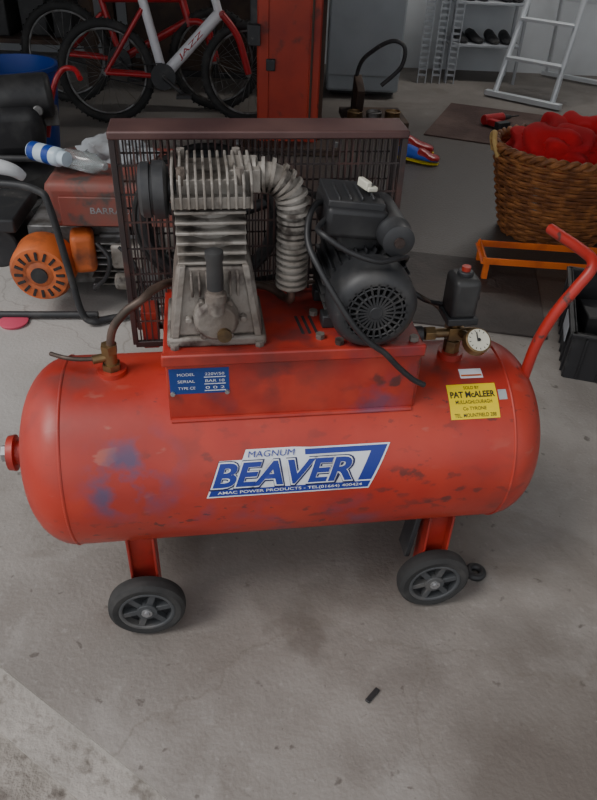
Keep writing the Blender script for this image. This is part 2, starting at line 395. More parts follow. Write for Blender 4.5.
for x,y in[(-.215,-.095),(-.075,-.095),(.06,-.1),(.19,-.1),(.03,-.08),(.03,.0)]: g_cyl(bm,(x,y,ZP),(x,y,ZP+.009),.008,seg=6)
emit('platform_bolts',bm,'aludark',C)
bm=B()
for i in range(3): g_box(bm,(.0+.012*i,-.035,ZP+.0005),(.005,.06,.001),(0,0,.1))
emit('platform_slots',bm,'blackm',C,False)

# ---- pump
px=-.145
bm=B()
def quadring(z,x0,x1,y0,y1,r=.01):
    return [V(x0,y0,z),V(x1,y0,z),V(x1,y1,z),V(x0,y1,z)]
g_loft(bm,[quadring(ZP,px-.082,px+.082,-.095,.05),quadring(ZP+.018,px-.082,px+.082,-.095,.05)])
g_loft(bm,[quadring(ZP+.018,px-.076,px+.076,-.088,.045),quadring(ZP+.10,px-.066,px+.066,-.08,.045),quadring(ZP+.135,px-.058,px+.058,-.072,.045)])
emit('pump_crankcase',bm,'aludark',C,True,.005)
bm=B()
for s in(-1,1):
    g_loft(bm,[[V(px+s*.074,-.093,ZP+.018),V(px+s*.062,-.093,ZP+.018),V(px+s*.062,-.06,ZP+.018),V(px+s*.074,-.06,ZP+.018)],
               [V(px+s*.054,-.082,ZP+.14),V(px+s*.044,-.082,ZP+.14),V(px+s*.044,-.06,ZP+.14),V(px+s*.054,-.06,ZP+.14)]])
g_lathe(bm,[(-.105,.0),(-.105,.030),(-.098,.036),(-.08,.038)],(px,0,ZP+.052),'Y',32)
for i in range(6):
    a=i*pi/3;g_cyl(bm,(px+.044*math.cos(a),-.098,ZP+.052+.034*math.sin(a)),(px+.044*math.cos(a),-.085,ZP+.052+.034*math.sin(a)),.006,seg=6)
for i in range(7):
    g_box(bm,(px-.036+.012*i,-.086,ZP+.112),(.004,.014,.040))
emit('pump_crankcase_cover',bm,'aludark',C,True,.0015)
bm=B();g_cyl(bm,(px+.012,-.105,ZP+.03),(px+.012,-.112,ZP+.03),.012,seg=20);emit('oil_sight_glass',bm,'brass',C)
bm=B()
g_lathe(bm,[(0,.0),(0,.013),(.02,.014),(.022,.017),(.035,.017),(.037,.012),(.045,.012)],(px+.0,-.112,ZP+.075),'Z',24)
emit('oil_filler_collar',bm,'aludark',C)
bm=B();g_lathe(bm,[(0,.013),(.045,.0125),(.05,.014),(.062,.014),(.066,.006),(.066,0)],(px,-.112,ZP+.118),'Z',24);emit('oil_breather_tube',bm,'blackp',C)
bm=B();g_cyl(bm,(px,-.112,ZP+.085),(px,-.075,ZP+.07),.012);emit('oil_filler_neck',bm,'aludark',C)
bm=B();g_cyl(bm,(px-.002,-.015,ZP+.13),(px-.002,-.015,ZP+.235),.042)
for i in range(6):
    z=ZP+.140+i*.0165
    g_box(bm,(px-.002,-.015,z),(.108,.115,.005))
emit('pump_cylinder_fins',bm,'alu',C,True,.0015)
bm=B();zh=ZP+.232
g_box(bm,(px,-.015,zh+.008),(.118,.125,.018))
g_box(bm,(px,-.015,zh+.024),(.10,.10,.03))
for i in range(11):
    x=px-.058+i*.0116
    g_poly(bm,[V(x,-.083,zh+.0),V(x,.045,zh+.0),V(x,.05,zh+.038),V(x,.03,zh+.052),V(x,-.055,zh+.052),V(x,-.080,zh+.038)],(.004,0,0))
g_box(bm,(px+.05,-.015,zh+.03),(.05,.07,.035))
emit('pump_head_fins',bm,'alu',C,True,.0012)
bm=B()
for x in(px-.043,px+.043):
    for y in(-.06,.03): g_cyl(bm,(x,y,zh+.03),(x,y,zh+.055),.007,seg=6)
emit('pump_head_bolts',bm,'aludark',C)
bm=B();zf=zh+.012
g_lathe(bm,[(-.106,.0),(-.106,.036),(-.101,.041),(-.090,.041),(-.089,.037),(-.086,.037),(-.085,.043),(-.069,.043),(-.065,.038),(-.063,.018),(-.05,.018)],(px,-.03,zf),'X',40)
emit('air_filter_housing',bm,'blackm',C)
path=[V(-.085,-.015,.922),V(-.062,-.018,.926),V(-.043,-.02,.922),V(-.024,-.022,.905),V(-.016,-.024,.88),V(-.015,-.025,.84),V(-.015,-.025,.79),V(-.015,-.025,.735)]
bm=B();g_tube(bm,path,.020,16)
pp=catmull(path,10)
dist=0;nxt=0
for i in range(1,len(pp)):
    dist+=(pp[i]-pp[i-1]).length
    if dist>=nxt:
        nxt+=.0115;t=(pp[i]-pp[i-1]).normalized()
        g_cyl(bm,pp[i]-t*.0025,pp[i]+t*.0025,.027,seg=20)
emit('discharge_finned_elbow',bm,'alu',C)
tube('discharge_pipe',[(-.015,-.025,.74),(-.015,-.02,.71),(-.02,.02,.69),(-.06,.07,.69),(-.2,.075,.70),(-.245,.03,.712),(-.27,.0,.705),(-.30,-.005,.685),(-.325,-.005,.65),(-.335,-.005,.60)],.0075,'copper',C)
bm=B();vx=-.335
g_cyl(bm,(vx,-.005,.555),(vx,-.005,.583),.017,seg=6);g_cyl(bm,(vx,-.005,.583),(vx,-.005,.605),.012);g_cyl(bm,(vx,-.005,.605),(vx,-.005,.622),.015,seg=6)
g_cyl(bm,(vx,-.005,.597),(vx-.03,-.015,.597),.008)
emit('check_valve',bm,'brass',C)
cyl('check_valve_boss',(vx,-.005,.545),(vx,-.005,.571),.026,'red',C)
tube('bleed_pipe',[(-.36,-.013,.598),(-.39,-.015,.60),(-.415,-.01,.602),(-.44,.01,.598)],.004,'copper',C)
tube('pilot_pipe',[(.285,.01,.645),(.26,.04,.66),(.18,.09,.68),(.0,.085,.685),(-.10,.08,.69),(-.13,.05,.70)],.0035,'copper',C)

# ---- belt guard
gx0,gx1,gy0,gy1,gz0,gz1=-.299,.190,.100,.165,.555,.952
bm=B()
for y in(gy0,gy1):
    n=44
    for i in range(1,n):
        x=gx0+(gx1-gx0)*i/n; g_box(bm,(x,y,(gz0+gz1)/2),(.0028,.002,gz1-gz0-.01))
    for i in range(1,8):
        z=gz0+(gz1-gz0)*i/8; g_box(bm,((gx0+gx1)/2,y,z),(gx1-gx0,.0025,.003))
for x in(gx0,gx1):
    for i in range(1,5):
        y=gy0+(gy1-gy0)*i/5; g_box(bm,(x,y,(gz0+gz1)/2),(.002,.0028,gz1-gz0-.01))
emit('guard_mesh',bm,'guard',C,False)
bm=B()
for x in(gx0,gx1):
    for y in(gy0,gy1): g_box(bm,(x,y,(gz0+gz1)/2),(.010,.009,gz1-gz0))
for y in(gy0,gy1): g_box(bm,((gx0+gx1)/2,y,gz0),(gx1-gx0,.009,.012))
emit('guard_frame',bm,'guard',C,True,.001)
box('guard_top_sheet',((gx0+gx1)/2,(gy0+gy1)/2,gz1),(gx1-gx0+.012,gy1-gy0+.014,.014),'guardtop',C,.003)
bm=B();g_box(bm,(-.27,.13,.58),(.03,.05,.08));g_box(bm,(.16,.13,.58),(.03,.05,.10));emit('guard_brackets',bm,'red',C,True,.002)
bm=B();fw=V(px,.134,.79)
g_torus(bm,fw,.118,.013,'Y',48,10,1.2);g_cyl(bm,fw-V(0,.02,0),fw+V(0,.02,0),.028)
for i in range(5):
    a=i*2*pi/5+.3; g_cyl(bm,fw,fw+V(math.cos(a)*.112,0,math.sin(a)*.112),.013,.010,10)
emit('flywheel',bm,'blackm',C)
bm=B();mp=V(.115,.134,.740);g_cyl(bm,mp-V(0,.018,0),mp+V(0,.018,0),.042);emit('motor_pulley',bm,'blackm',C)
bm=B();d=mp-fw;L0=d.length;a0=math.atan2(d.z,d.x);al=math.acos((.133-.045)/L0)
pts=[]
for i in range(25):
    t=a0+al+(2*pi-2*al)*i/24;pts.append(fw+V(math.cos(t)*.133,0,math.sin(t)*.133))
for i in range(12):
    t=a0-al+2*al*i/11;pts.append(mp+V(math.cos(t)*.046,0,math.sin(t)*.046))
g_tube(bm,pts,.006,8,False,closed=True);emit('drive_belt',bm,'rubber',C)
cyl('crankshaft',(px,.04,.79),(px,.12,.79),.014,'steel',C)
cyl('pump_rear_bearing',(px,.04,.775),(px,.075,.785),.05,'aludark',C)

# ---- motor
mx,mz,mr=.110,.738,.066
YF=-.012
bm=B()
g_lathe(bm,[(-.05,0),(-.05,mr),(-.045,mr+.003),(.085,mr+.003),(.09,mr),(.095,.05),(.097,0)],(mx,YF,mz),'Y',40)
for i in range(30):
    a=2*pi*i/30
    if abs(math.sin(a)+1)<.2: continue
    c=V(mx+math.cos(a)*(mr+.006),.018+YF,mz+math.sin(a)*(mr+.006)); g_box(bm,c,(.012,.125,.0025),(0,-a,0))
emit('motor_body',bm,'blackm',C)
bm=B()
g_lathe(bm,[(-.118,.0),(-.118,.010),(-.116,.012),(-.112,.012),(-.112,.0)],(mx,YF,mz),'Y',24)
g_lathe(bm,[(-.050,mr),(-.052,mr+.007),(-.100,mr+.006),(-.112,mr-.001),(-.117,mr-.010),(-.117,mr-.017),(-.110,mr-.017),(-.10,mr-.004),(-.055,mr+.001)],(mx,YF,mz),'Y',48,True)
for i in range(24):
    a=2*pi*i/24
    c=V(mx+math.cos(a)*.031,-.115+YF,mz+math.sin(a)*.031);g_box(bm,c,(.044,.004,.0036),(0,-a,0))
g_torus(bm,(mx,-.115+YF,mz),.031,.0022,'Y',36,8);g_torus(bm,(mx,-.115+YF,mz),.044,.0018,'Y',36,8)
emit('motor_fan_cover',bm,'blackm',C)
bm=B();g_cyl(bm,(mx,-.09+YF,mz),(mx,-.085+YF,mz),.055)
for i in range(7):
    a=2*pi*i/7;g_box(bm,V(mx+math.cos(a)*.03,-.097+YF,mz+math.sin(a)*.03),(.04,.014,.003),(0,-a,0))
emit('motor_fan',bm,'blackp',C)
bm=B()
for y in(-.035,.06):
    for s in(-1,1): g_box(bm,(mx+s*.055,y,ZP+.012),(.035,.03,.024))
g_box(bm,(mx,.01,ZP+.006),(.10,.12,.012))
emit('motor_feet',bm,'blackm',C,True,.003)
tz=.752
tx=mx+.002
bm=B();g_box(bm,(tx-.030,.0,tz+.105),(.100,.115,.05),(0,.10,0));g_box(bm,(tx-.02,.0,tz+.07),(.075,.08,.04))
emit('motor_terminal_box',bm,'blackp',C,True,.009,bseg=3)
bm=B();g_box(bm,(tx-.030,.0,tz+.134),(.092,.10,.012),(0,.10,0));
for i in range(4): g_box(bm,(tx-.057+.018*i,-.01,tz+.143),(.004,.07,.006),(0,.1,0))
emit('terminal_box_lid',bm,'blackm',C,True,.003)
bm=B();g_lathe(bm,[(-.10,0),(-.10,.020),(-.097,.0255),(-.07,.0265),(-.068,.028),(-.060,.028),(-.058,.0265),(.045,.0265),(.048,0)],(tx+.03,0,tz+.094),'Y',32)
emit('start_capacitor',bm,'blackm',C)
bm=B();g_cyl(bm,(tx+.03,-.0995,tz+.094),(tx+.03,-.104,tz+.094),.0085,seg=16);emit('overload_button',bm,'aludark',C)
bm=B();g_box(bm,(tx-.012,-.01,tz+.155),(.010,.030,.014),(0,.1,.3));g_box(bm,(tx-.002,-.02,tz+.150),(.018,.01,.008),(0,.1,.3));emit('terminal_box_tag',bm,'dial',C,True,.002)
tube('power_cable',[(.045,.0,.87),(.022,-.02,.88),(.006,-.05,.865),(.002,-.08,.84),(.014,-.11,.815),(.036,-.135,.78),(.066,-.150,.735),(.096,-.153,.700),(.126,-.150,.675),(.152,-.146,.645),(.183,-.144,.615),(.206,-.142,.600)],.0050,'blackp',C)
tube('switch_cable',[(.045,-.03,.865),(.018,-.07,.86),(.024,-.10,.86),(.06,-.115,.84),(.105,-.12,.825),(.145,-.10,.82),(.17,-.06,.80),(.18,.02,.73),(.21,.06,.69),(.25,.05,.66),(.28,.02,.665)],.0046,'blackp',C)

# ---- pressure switch group
sx=.302
bm=B();g_box(bm,(sx,.0,.697),(.050,.06,.078));emit('pressure_switch_cover',bm,'blackp',C,True,.010,bseg=3)
bm=B();g_box(bm,(sx,0,.655),(.058,.066,.014));g_cyl(bm,(sx,0,.735),(sx,0,.744),.014);g_cyl(bm,(sx+.026,0,.69),(sx+.034,0,.69),.008);emit('pressure_switch_base',bm,'blackm',C,True,.002)
cyl('pressure_switch_knob',(sx,0,.742),(sx,0,.752),.008,'liftred',C)
bm=B();g_cyl(bm,(sx,0,.555),(sx,0,.65),.010);g_cyl(bm,(sx,0,.575),(sx,0,.60),.016,seg=6);g_box(bm,(sx,0,.618),(.03,.03,.026))
g_cyl(bm,(sx-.06,-.005,.618),(sx+.04,-.005,.618),.009);g_cyl(bm,(sx-.06,-.005,.618),(sx-.04,-.005,.618),.014,seg=6)
g_cyl(bm,(sx+.005,0,.62),(sx+.02,-.045,.625),.008)
emit('brass_manifold',bm,'brass',C,True,.001)
bm=B();g_lathe(bm,[(0,0),(0,.008),(.012,.008),(.012,.014),(.03,.015),(.035,.0)],(sx-.095,-.005,.618),'X',20);emit('outlet_tap',bm,'blackm',C)
cyl('switch_boss',(sx,0,.545),(sx,0,.576),.024,'red',C)
gdir=V(0.05,-.62,.78).normalized();gc=V(sx+.024,-.055,.628)
bm=B();g_cyl(bm,gc-gdir*.012,gc+gdir*.008,.0245,seg=36);emit('gauge_case',bm,'brass',C,True,.002)
bm=B();g_cyl(bm,gc+gdir*.008,gc+gdir*.0092,.021,seg=36);emit('gauge_dial',bm,'dial',C)
bm=B();a=gdir.orthogonal().normalized();b2=gdir.cross(a)
g_cyl(bm,gc+gdir*.010-a*.004,gc+gdir*.010+(a*.6+b2*.7)*.016,.0012,seg=6);g_cyl(bm,gc+gdir*.009,gc+gdir*.0115,.003,seg=10)
for i in range(11):
    t=i*2*pi/13; g_cyl(bm,gc+gdir*.0094+(a*math.cos(t)+b2*math.sin(t))*.0155,gc+gdir*.0094+(a*math.cos(t)+b2*math.sin(t))*.019,.0007,seg=5)
emit('gauge_needle',bm,'ink',C)

# ---- handle
bm=B();hx=-.028
g_tube(bm,[(.474+hx,-.035,.475),(.478+hx,-.032,.53),(.487+hx,-.028,.60),(.508+hx,-.026,.665),(.536+hx,-.024,.715),(.557+hx,-.018,.745),(.565+hx,.0,.758),(.561+hx,.04,.760),(.549+hx,.085,.762),(.538+hx,.125,.764)],.0105,14)
emit('push_handle',bm,'handlered',C)
bm=B();g_box(bm,(.476+hx,-.035,.47),(.012,.05,.09),(0,-.35,0));emit('handle_bracket',bm,'red',C,True,.003)
# ---- legs & wheels
for wi,(wx,wy) in enumerate([(-.312,-.156),(.300,-.148),(-.312,.156),(.300,.148)]):
    s=-1 if wy<0 else 1
    bm=B();yl=s*.105
    ztop=ZC-math.sqrt(R*R-.105**2)+.02
    g_box(bm,(wx,yl+s*.006,(ztop+.075)/2+.0),(.050,.004,ztop-.06))
    for q in(-1,1): g_box(bm,(wx+q*.025,yl+s*.004,(ztop+.06)/2),(.005,.050,ztop-.055))
    g_box(bm,(wx,yl,ztop-.005),(.062,.06,.008),(s*.55,0,0))
    emit('leg_bracket_%d'%(wi+1),bm,'red',C,True,.0015)
    r=.079;wc=V(wx,wy,r)
    bm=B();g_lathe(bm,[(-.017,.056),(-.019,.060),(-.0195,.069),(-.013,.077),(-.004,r),(.004,r),(.013,.077),(.0195,.069),(.019,.060),(.017,.056)],wc,'Y',48,True)
    emit('wheel_tyre_%d'%(wi+1),bm,'rubber',C)
    bm=B();g_lathe(bm,[(-.016,.049),(-.0185,.051),(-.0185,.0565),(-.012,.058),(.012,.058),(.0185,.0565),(.0185,.051),(.016,.049)],wc,'Y',48,True)
    for i in range(6):
        a=2*pi*i/6+.2
        g_box(bm,wc+V(math.cos(a)*.034,0,math.sin(a)*.034),(.036,.030,.013),(0,-a,0))
    g_cyl(bm,wc-V(0,.019,0),wc+V(0,.019,0),.021,seg=24)
    emit('wheel_hub_%d'%(wi+1),bm,'hub',C,True,.001)
    bm=B();g_cyl(bm,wc-V(0,.002,0),wc+V(0,.002,0),.051,seg=32);emit('wheel_web_%d'%(wi+1),bm,'blackp',C)
    bm=B();g_cyl(bm,wc+V(0,s*.026,0),wc-V(0,s*.06,0),.006,seg=14);g_cyl(bm,wc+V(0,s*.019,0),wc+V(0,s*.022,0),.011,seg=16);emit('wheel_axle_%d'%(wi+1),bm,'steel',C)
bm=B();g_box(bm,(.252,-.09,.175),(.012,.05,.12),(0,.1,0));emit('castor_stay',bm,'blackm',C,True,.002)

# ---------------------------------------------------------------- small floor things
bm=B();g_torus(bm,(0,0,.010),.016,.009,'Z',28,10,1.0);emit('rubber_ring',bm,'blackp',None,loc=(.430,1.075,.0))
bm=B();g_box(bm,(0,0,.003),(.010,.036,.006));emit('electrical_tape_scrap',bm,'blackp',None,True,.001,loc=(.172,.760,0),rot=(0,0,-.7))
# ---------------------------------------------------------------- generator (left)
G=empty('petrol_generator',(-.80,2.35,0),math.radians(4))
bm=B();g_box(bm,(.17,.08,.385),(.50,.40,.16));emit('fuel_tank',bm,'dull_red',G,True,.03,bseg=3)
bm=B();g_box(bm,(.17,-.125,.37),(.40,.01,.10));emit('control_panel',bm,'dull_red',G,True,.003)
place2d('panel_lettering',text2d('BARRACUDA',.2,.022,0,.01),'rag',G,lambda u,s:V(.17+u,-.1312,.375+s))
cyl('fuel_cap',(.06,.13,.46),(.06,.13,.49),.04,'blackp',G)
bm=B();g_box(bm,(-.02,.08,.17),(.32,.24,.22));g_box(bm,(.17,.05,.16),(.2,.22,.2))
for i in range(7): g_box(bm,(.10,-.05,.09+.026*i),(.13,.12,.007))
emit('engine_block',bm,'engine',G,True,.004)
bm=B();g_box(bm,(-.28,.05,.30),(.16,.3,.05));g_cyl(bm,(-.3,-.05,.2),(-.3,.2,.2),.08)
emit('engine_exhaust_side',bm,'blackm',G,True,.008)
bm=B();g_lathe(bm,[(-.165,.0),(-.165,.035),(-.16,.045),(-.165,.06),(-.16,.094),(-.14,.105),(-.05,.109),(-.05,0)],(-.115,-.04,.172),'Y',40)
emit('recoil_starter_cover',bm,'orange2',G)
bm=B()
for i in range(16):
    a=2*pi*i/16; g_box(bm,V(-.115+math.cos(a)*.070,-.205,.172+math.sin(a)*.070),(.028,.006,.009),(0,-a,0))
g_cyl(bm,(-.115,-.212,.172),(-.115,-.203,.172),.028)
emit('recoil_starter_slots',bm,'blackp',G)
bm=B();g_box(bm,(.02,-.10,.22),(.08,.10,.14),(0,0,.2));emit('engine_shroud',bm,'orange2',G,True,.02,bseg=3)
bm=B();g_box(bm,(.17,-.08,.2),(.11,.08,.09));g_cyl(bm,(.12,-.12,.11),(.20,-.12,.11),.03);emit('carburettor_cover',bm,'alu',G,True,.01)
bm=B();g_tube(bm,[(.08,-.14,.26),(.12,-.17,.22),(.10,-.17,.15),(.05,-.16,.10)],.008,8);g_tube(bm,[(.15,-.14,.25),(.2,-.16,.2),(.22,-.15,.1)],.006,8);emit('engine_hoses',bm,'blackp',G)
bm=B()
g_tube(bm,[(-.42,-.20,.49),(-.16,-.21,.49),(-.06,-.225,.475),(-.03,-.235,.43),(.0,-.245,.20),(.02,-.25,.05),(.06,-.25,.018),(.12,-.22,.018),(.42,-.12,.018)],.012,12)
g_tube(bm,[(-.42,.30,.40),(.36,.30,.40),(.44,.30,.36),(.44,.30,.06),(.40,.30,.018),(-.42,.30,.018)],.012,12)
g_tube(bm,[(-.42,-.20,.49),(-.46,-.15,.48),(-.46,.26,.42),(-.42,.30,.40)],.012,12)
g_tube(bm,[(-.42,.30,.018),(-.46,.26,.018),(-.46,-.15,.018),(-.42,-.20,.018),(.06,-.20,.018)],.012,12)
g_tube(bm,[(.42,-.12,.018),(.44,.2,.018),(.40,.30,.018)],.012,12)
emit('tube_frame',bm,'blackm',G)
K=empty('spray_paint_can',(-.865,2.33,.520),math.radians(-28))
bm=B();g_lathe(bm,[(-.080,0),(-.080,.028),(-.075,.031),(.045,.031),(.05,.028),(.056,.022)],(0,0,0),'X',28);emit('can_body',bm,'canw',K)
bm=B();g_lathe(bm,[(-.074,.0312),(-.045,.0316)],(0,0,0),'X',28);g_lathe(bm,[(-.008,.0312),(.022,.0316)],(0,0,0),'X',28);emit('can_bands',bm,'bluep',K)
bm=B();g_lathe(bm,[(.056,.024),(.080,.024),(.083,.0)],(0,0,0),'X',24);emit('can_cap',bm,'canw',K)
bm=B()
bmesh.ops.create_icosphere(bm,subdivisions=4,radius=1)
for v in bm.verts:
    p=v.co.copy();n=1+noise.noise(p*2+V(5,5,1))*.4+abs(noise.noise(p*5))*.3
    v.co=V(.12+p.x*.13*n,.16+p.y*.09*n,.463+max(0,p.z*.06*n))
emit('cleaning_rag',bm,'rag',G)
bm=B();g_lathe(bm,[(-.09,.0),(-.09,.028),(-.08,.032),(.04,.033),(.07,.015),(.085,.013),(.085,0)],(0,0,0),'X',28)
bmesh.ops.transform(bm,matrix=Matrix.Translation((.05,-.02,.500))@Matrix.Rotation(-.5,4,'Z'),verts=bm.verts[:]);emit('resting_plastic_bottle',bm,'clear',G)
bm=B();g_tube(bm,[(-.14,0,0),(-.08,-.02,.02),(0,-.01,.025),(.08,0,.01),(.11,.02,-.02)],lambda t:.024*(.6+.4*math.sin(pi*t)),12);emit('white_plastic_guard',bm,'white',None,loc=(-1.01,2.15,.52))
G2=empty('lawn_mower',(-1.42,2.95,0),.3)
bm=B();g_lathe(bm,[(0,.33),(.10,.36),(.14,.34),(.17,.22),(.20,.2),(.20,0)],(0,0,.12),'Z',40);emit('mower_deck',bm,'blackp',G2)
bm=B();g_box(bm,(.1,0,.42),(.42,.34,.20));emit('engine_cowl',bm,'blackp',G2,True,.05,bseg=4)
bm=B();g_cyl(bm,(-.05,-.05,.52),(.36,-.05,.54),.085,seg=30);g_cyl(bm,(.12,-.17,.47),(.12,-.13,.47),.05);emit('muffler_drum',bm,'blackp',G2,True,.018)
bm=B();g_cyl(bm,(-.12,-.02,.60),(.02,-.02,.62),.03);g_box(bm,(.34,.02,.44),(.06,.10,.06));g_cyl(bm,(.30,-.14,.50),(.30,-.10,.50),.02);emit('mower_fittings',bm,'engine',G2,True,.004)
bm=B()
for x in(-.28,.28):
    for y in(-.3,.3): g_lathe(bm,[(-.025,0),(-.025,.09),(-.015,.1),(.015,.1),(.025,.09),(.025,0)],(x,y,.1),'Y',28)
emit('mower_wheels',bm,'rubber',G2)
tube('mower_handle',[(.30,.2,.3),(.36,.22,.50),(.41,.24,.57),(.46,.20,.58),(.48,.12,.56)],.012,'bikered',G2)
bm=B();g_lathe(bm,[(0,0),(0,.17),(.02,.18),(.46,.23),(.47,.24),(.49,.24),(.49,.225),(.03,.165),(.03,0)],(0,0,0),'Z',40);emit('storage_tub',bm,'bluep',None,loc=(-1.52,3.75,0))
bm=B();g_lathe(bm,[(0,0),(0,.045),(.01,.05),(.012,.045),(.012,0)],(0,0,0),'Z',24);emit('plastic_lid',bm,'pink',None,loc=(-1.01,2.10,.0))
Wb=empty('workbench',(-2.46,5.6,0),0)
bm=B();g_box(bm,(0,0,.85),(2.0,.7,.05));g_box(bm,(0,0,.3),(1.9,.6,.03))
for x in(-.92,.92):
    for y in(-.3,.3): g_box(bm,(x,y,.42),(.08,.08,.83))
emit('bench_frame',bm,'wood',Wb,True,.004)
bm=B()
for i in range(8):
    g_box(bm,(-.82+i*.22,random.uniform(-.1,.1),.315+.12),(random.uniform(.12,.2),.3,.24))
emit('bench_boxes',bm,'blackp',Wb,True,.01)
Sh=empty('storage_cabinet',(-.75,6.1,0),0)
bm=B();g_box(bm,(0,0,.7),(1.3,.55,1.4));emit('cabinet_carcass',bm,'blackm',Sh,True,.006)
bm=B();g_box(bm,(-.33,-.285,.7),(.62,.02,1.3));g_box(bm,(.33,-.285,.7),(.62,.02,1.3));g_cyl(bm,(-.05,-.3,.8),(-.05,-.3,.6),.012);g_cyl(bm,(.05,-.3,.8),(.05,-.3,.6),.012);emit('cabinet_doors',bm,'wood',Sh,True,.004)

# ---------------------------------------------------------------- bikes
def bike(name,loc,rz,frame,frame2,wr=.285,wb=.92,lean=.08,brand=None,bbx=.36,stx=.26,lift=0):
    E=empty(name,loc,rot=(lean,0,rz))
    rw=V(0,0,wr);fwh=V(wb,0,wr)
    bm=B()
    for w in(rw,fwh): g_torus(bm,w,wr-.026,.026,'Y',48,10)
    for w in(rw,fwh):
        for i in range(48):
            a=2*pi*i/48; g_box(bm,w+V(math.cos(a)*(wr-.002),0,math.sin(a)*(wr-.002)),(.012,.034,.010),(0,-a,0))
    emit('bike_tyres',bm,'rubber',E)
    bm=B()
    for w in(rw,fwh):
        g_torus(bm,w,wr-.054,.008,'Y',48,8)
        g_cyl(bm,w-V(0,.05,0),w+V(0,.05,0),.018)
        for i in range(24):
            a=2*pi*i/24;s=.02 if i%2 else -.02
            g_cyl(bm,w+V(math.cos(a+.4)*.016,s,math.sin(a+.4)*.016),w+V(math.cos(a)*(wr-.055),0,math.sin(a)*(wr-.055)),.0012,seg=5)
    emit('bike_rims',bm,'engine',E)
    bb=V(bbx,0,wr-.02);st=V(stx,0,wr+.32+lift);ht=V(wb-.20,0,wr+.34+lift);hb=V(wb-.17,0,wr+.22+lift)
    tr=.034 if brand else .024
    bm=B()
    g_cyl(bm,bb,hb,tr);g_cyl(bm,st,ht,.019);g_cyl(bm,bb,st,tr*.8);g_cyl(bm,ht+V(-.01,0,.03),hb+V(.01,0,-.03),.024)
    emit('bike_main_tubes',bm,frame,E)
    bm=B()
    for s in(-.05,.05):
        g_cyl(bm,rw+V(0,s,0),bb+V(0,s*.5,0),.014);g_cyl(bm,rw+V(0,s,0),st+V(0,s*.3,-.08),.013)
        g_tube(bm,[fwh+V(0,s,0),fwh+V(-.06,s,.2),hb+V(.02,s,-.0)],.020,10)
    g_cyl(bm,hb+V(.02,-.06,.0),hb+V(.02,.06,.0),.02)
    emit('bike_fork_and_stays',bm,frame2,E)
    bm=B();g_cyl(bm,bb-V(0,.055,0),bb-V(0,.05,0),.075,seg=28);g_cyl(bm,bb-V(0,.07,0),bb+V(0,.07,0),.02)
    g_cyl(bm,bb-V(0,.07,0),bb+V(.12,-.075,-.1),.011);g_cyl(bm,bb+V(0,.07,0),bb+V(-.12,.075,.1),.011)
    g_box(bm,bb+V(.12,-.12,-.1),(.09,.09,.02));g_box(bm,bb+V(-.12,.12,.1),(.09,.09,.02))
    g_tube(bm,[rw+V(0,-.052,.03),bb+V(0,-.052,.075)],.004,6,False);g_tube(bm,[rw+V(0,-.052,-.03),bb+V(0,-.052,-.075)],.004,6,False)
    g_cyl(bm,st,st+V(-.04,0,.16),.013)
    emit('bike_drivetrain',bm,'blackm',E)
    bm=B()
    sp=st+V(-.05,0,.18)
    g_loft(bm,[[sp+V(x,w*math.cos(t),h*math.sin(t)) for t in [2*pi*j/12 for j in range(12)]] for x,w,h in[(-.12,.05,.02),(-.09,.075,.03),(-.02,.06,.03),(.06,.025,.02),(.13,.018,.015)]])
    g_tube(bm,[ht+V(.02,-.28,.16),ht+V(.0,-.18,.17),ht+V(.03,-.06,.12),ht+V(.03,.06,.12),ht+V(0,.18,.17),ht+V(.02,.28,.16)],.013,10)
    g_cyl(bm,ht,ht+V(.03,0,.12),.014)
    emit('bike_saddle_and_handlebar',bm,'blackp',E)
    if brand:
        dd=(hb-bb).normalized();up=V(-dd.z,0,dd.x)
        place2d('bike_frame_lettering',text2d(brand,.20,.034,.3,.01),'bikered',E,lambda u,s:bb.lerp(hb,.5)+dd*u+up*s+V(0,-tr-.0012+ (s*s)/(2*tr),0))
    return E
bike('bicycle',(-1.25,4.55,0),math.radians(8),'bikewhite','bikered',.29,.86,-.10,'JAZZ',.34,.24,.10)
bike('bicycle',(-1.62,4.98,0),math.radians(-2),'bikered','bikered',.30,.98,-.08)

# ---------------------------------------------------------------- lift post
Lp=empty('vehicle_lift_post',(-.14,4.30,0),math.radians(3))
bm=B();g_box(bm,(0,0,.02),(.62,.50,.04));emit('base_plate',bm,'wood',Lp,True,.004)
bm=B()
g_box(bm,(0,-.11,1.2),(.24,.012,2.36))
for s in(-1,1): g_box(bm,(s*.165,0,1.2),(.02,.24,2.36)); g_box(bm,(s*.14,-.115,1.2),(.06,.02,2.36))
emit('column_channel',bm,'liftred',Lp,True,.004)
bm=B();g_box(bm,(-.19,-.13,.60),(.07,.08,.10));g_box(bm,(-.19,-.10,1.4),(.04,.04,1.6));g_box(bm,(-.10,-.125,.45),(.05,.02,.06));emit('hydraulic_bracket',bm,'blackm',Lp,True,.004)
bm=B();g_box(bm,(.185,-.02,.55),(.03,.10,1.0));g_box(bm,(.125,-.13,.9),(.012,.012,1.7));emit('column_side_rail',bm,'wood',Lp,True,.003)
bm=B()
for x,y in((.28,-.2),(-.28,-.2),(.28,.2),(-.28,.2)): g_cyl(bm,(x,y,.04),(x,y,.065),.016,seg=6)
emit('anchor_bolts',bm,'steel',Lp)
Tr=empty('scissor_jack_trolley',(.40,4.72,0),.1)
bm=B();g_box(bm,(0,0,.05),(.40,.36,.04));g_box(bm,(-.1,.05,.16),(.05,.2,.2),(.3,0,0))
emit('trolley_base',bm,'wood',Tr,True,.005)
bm=B();g_tube(bm,[(-.12,.12,.07),(-.10,.10,.33),(-.02,.05,.44),(.08,.0,.50),(.15,-.03,.47),(.14,-.03,.36),(.03,-.02,.25)],.013,10);emit('trolley_handle',bm,'blackm',Tr)
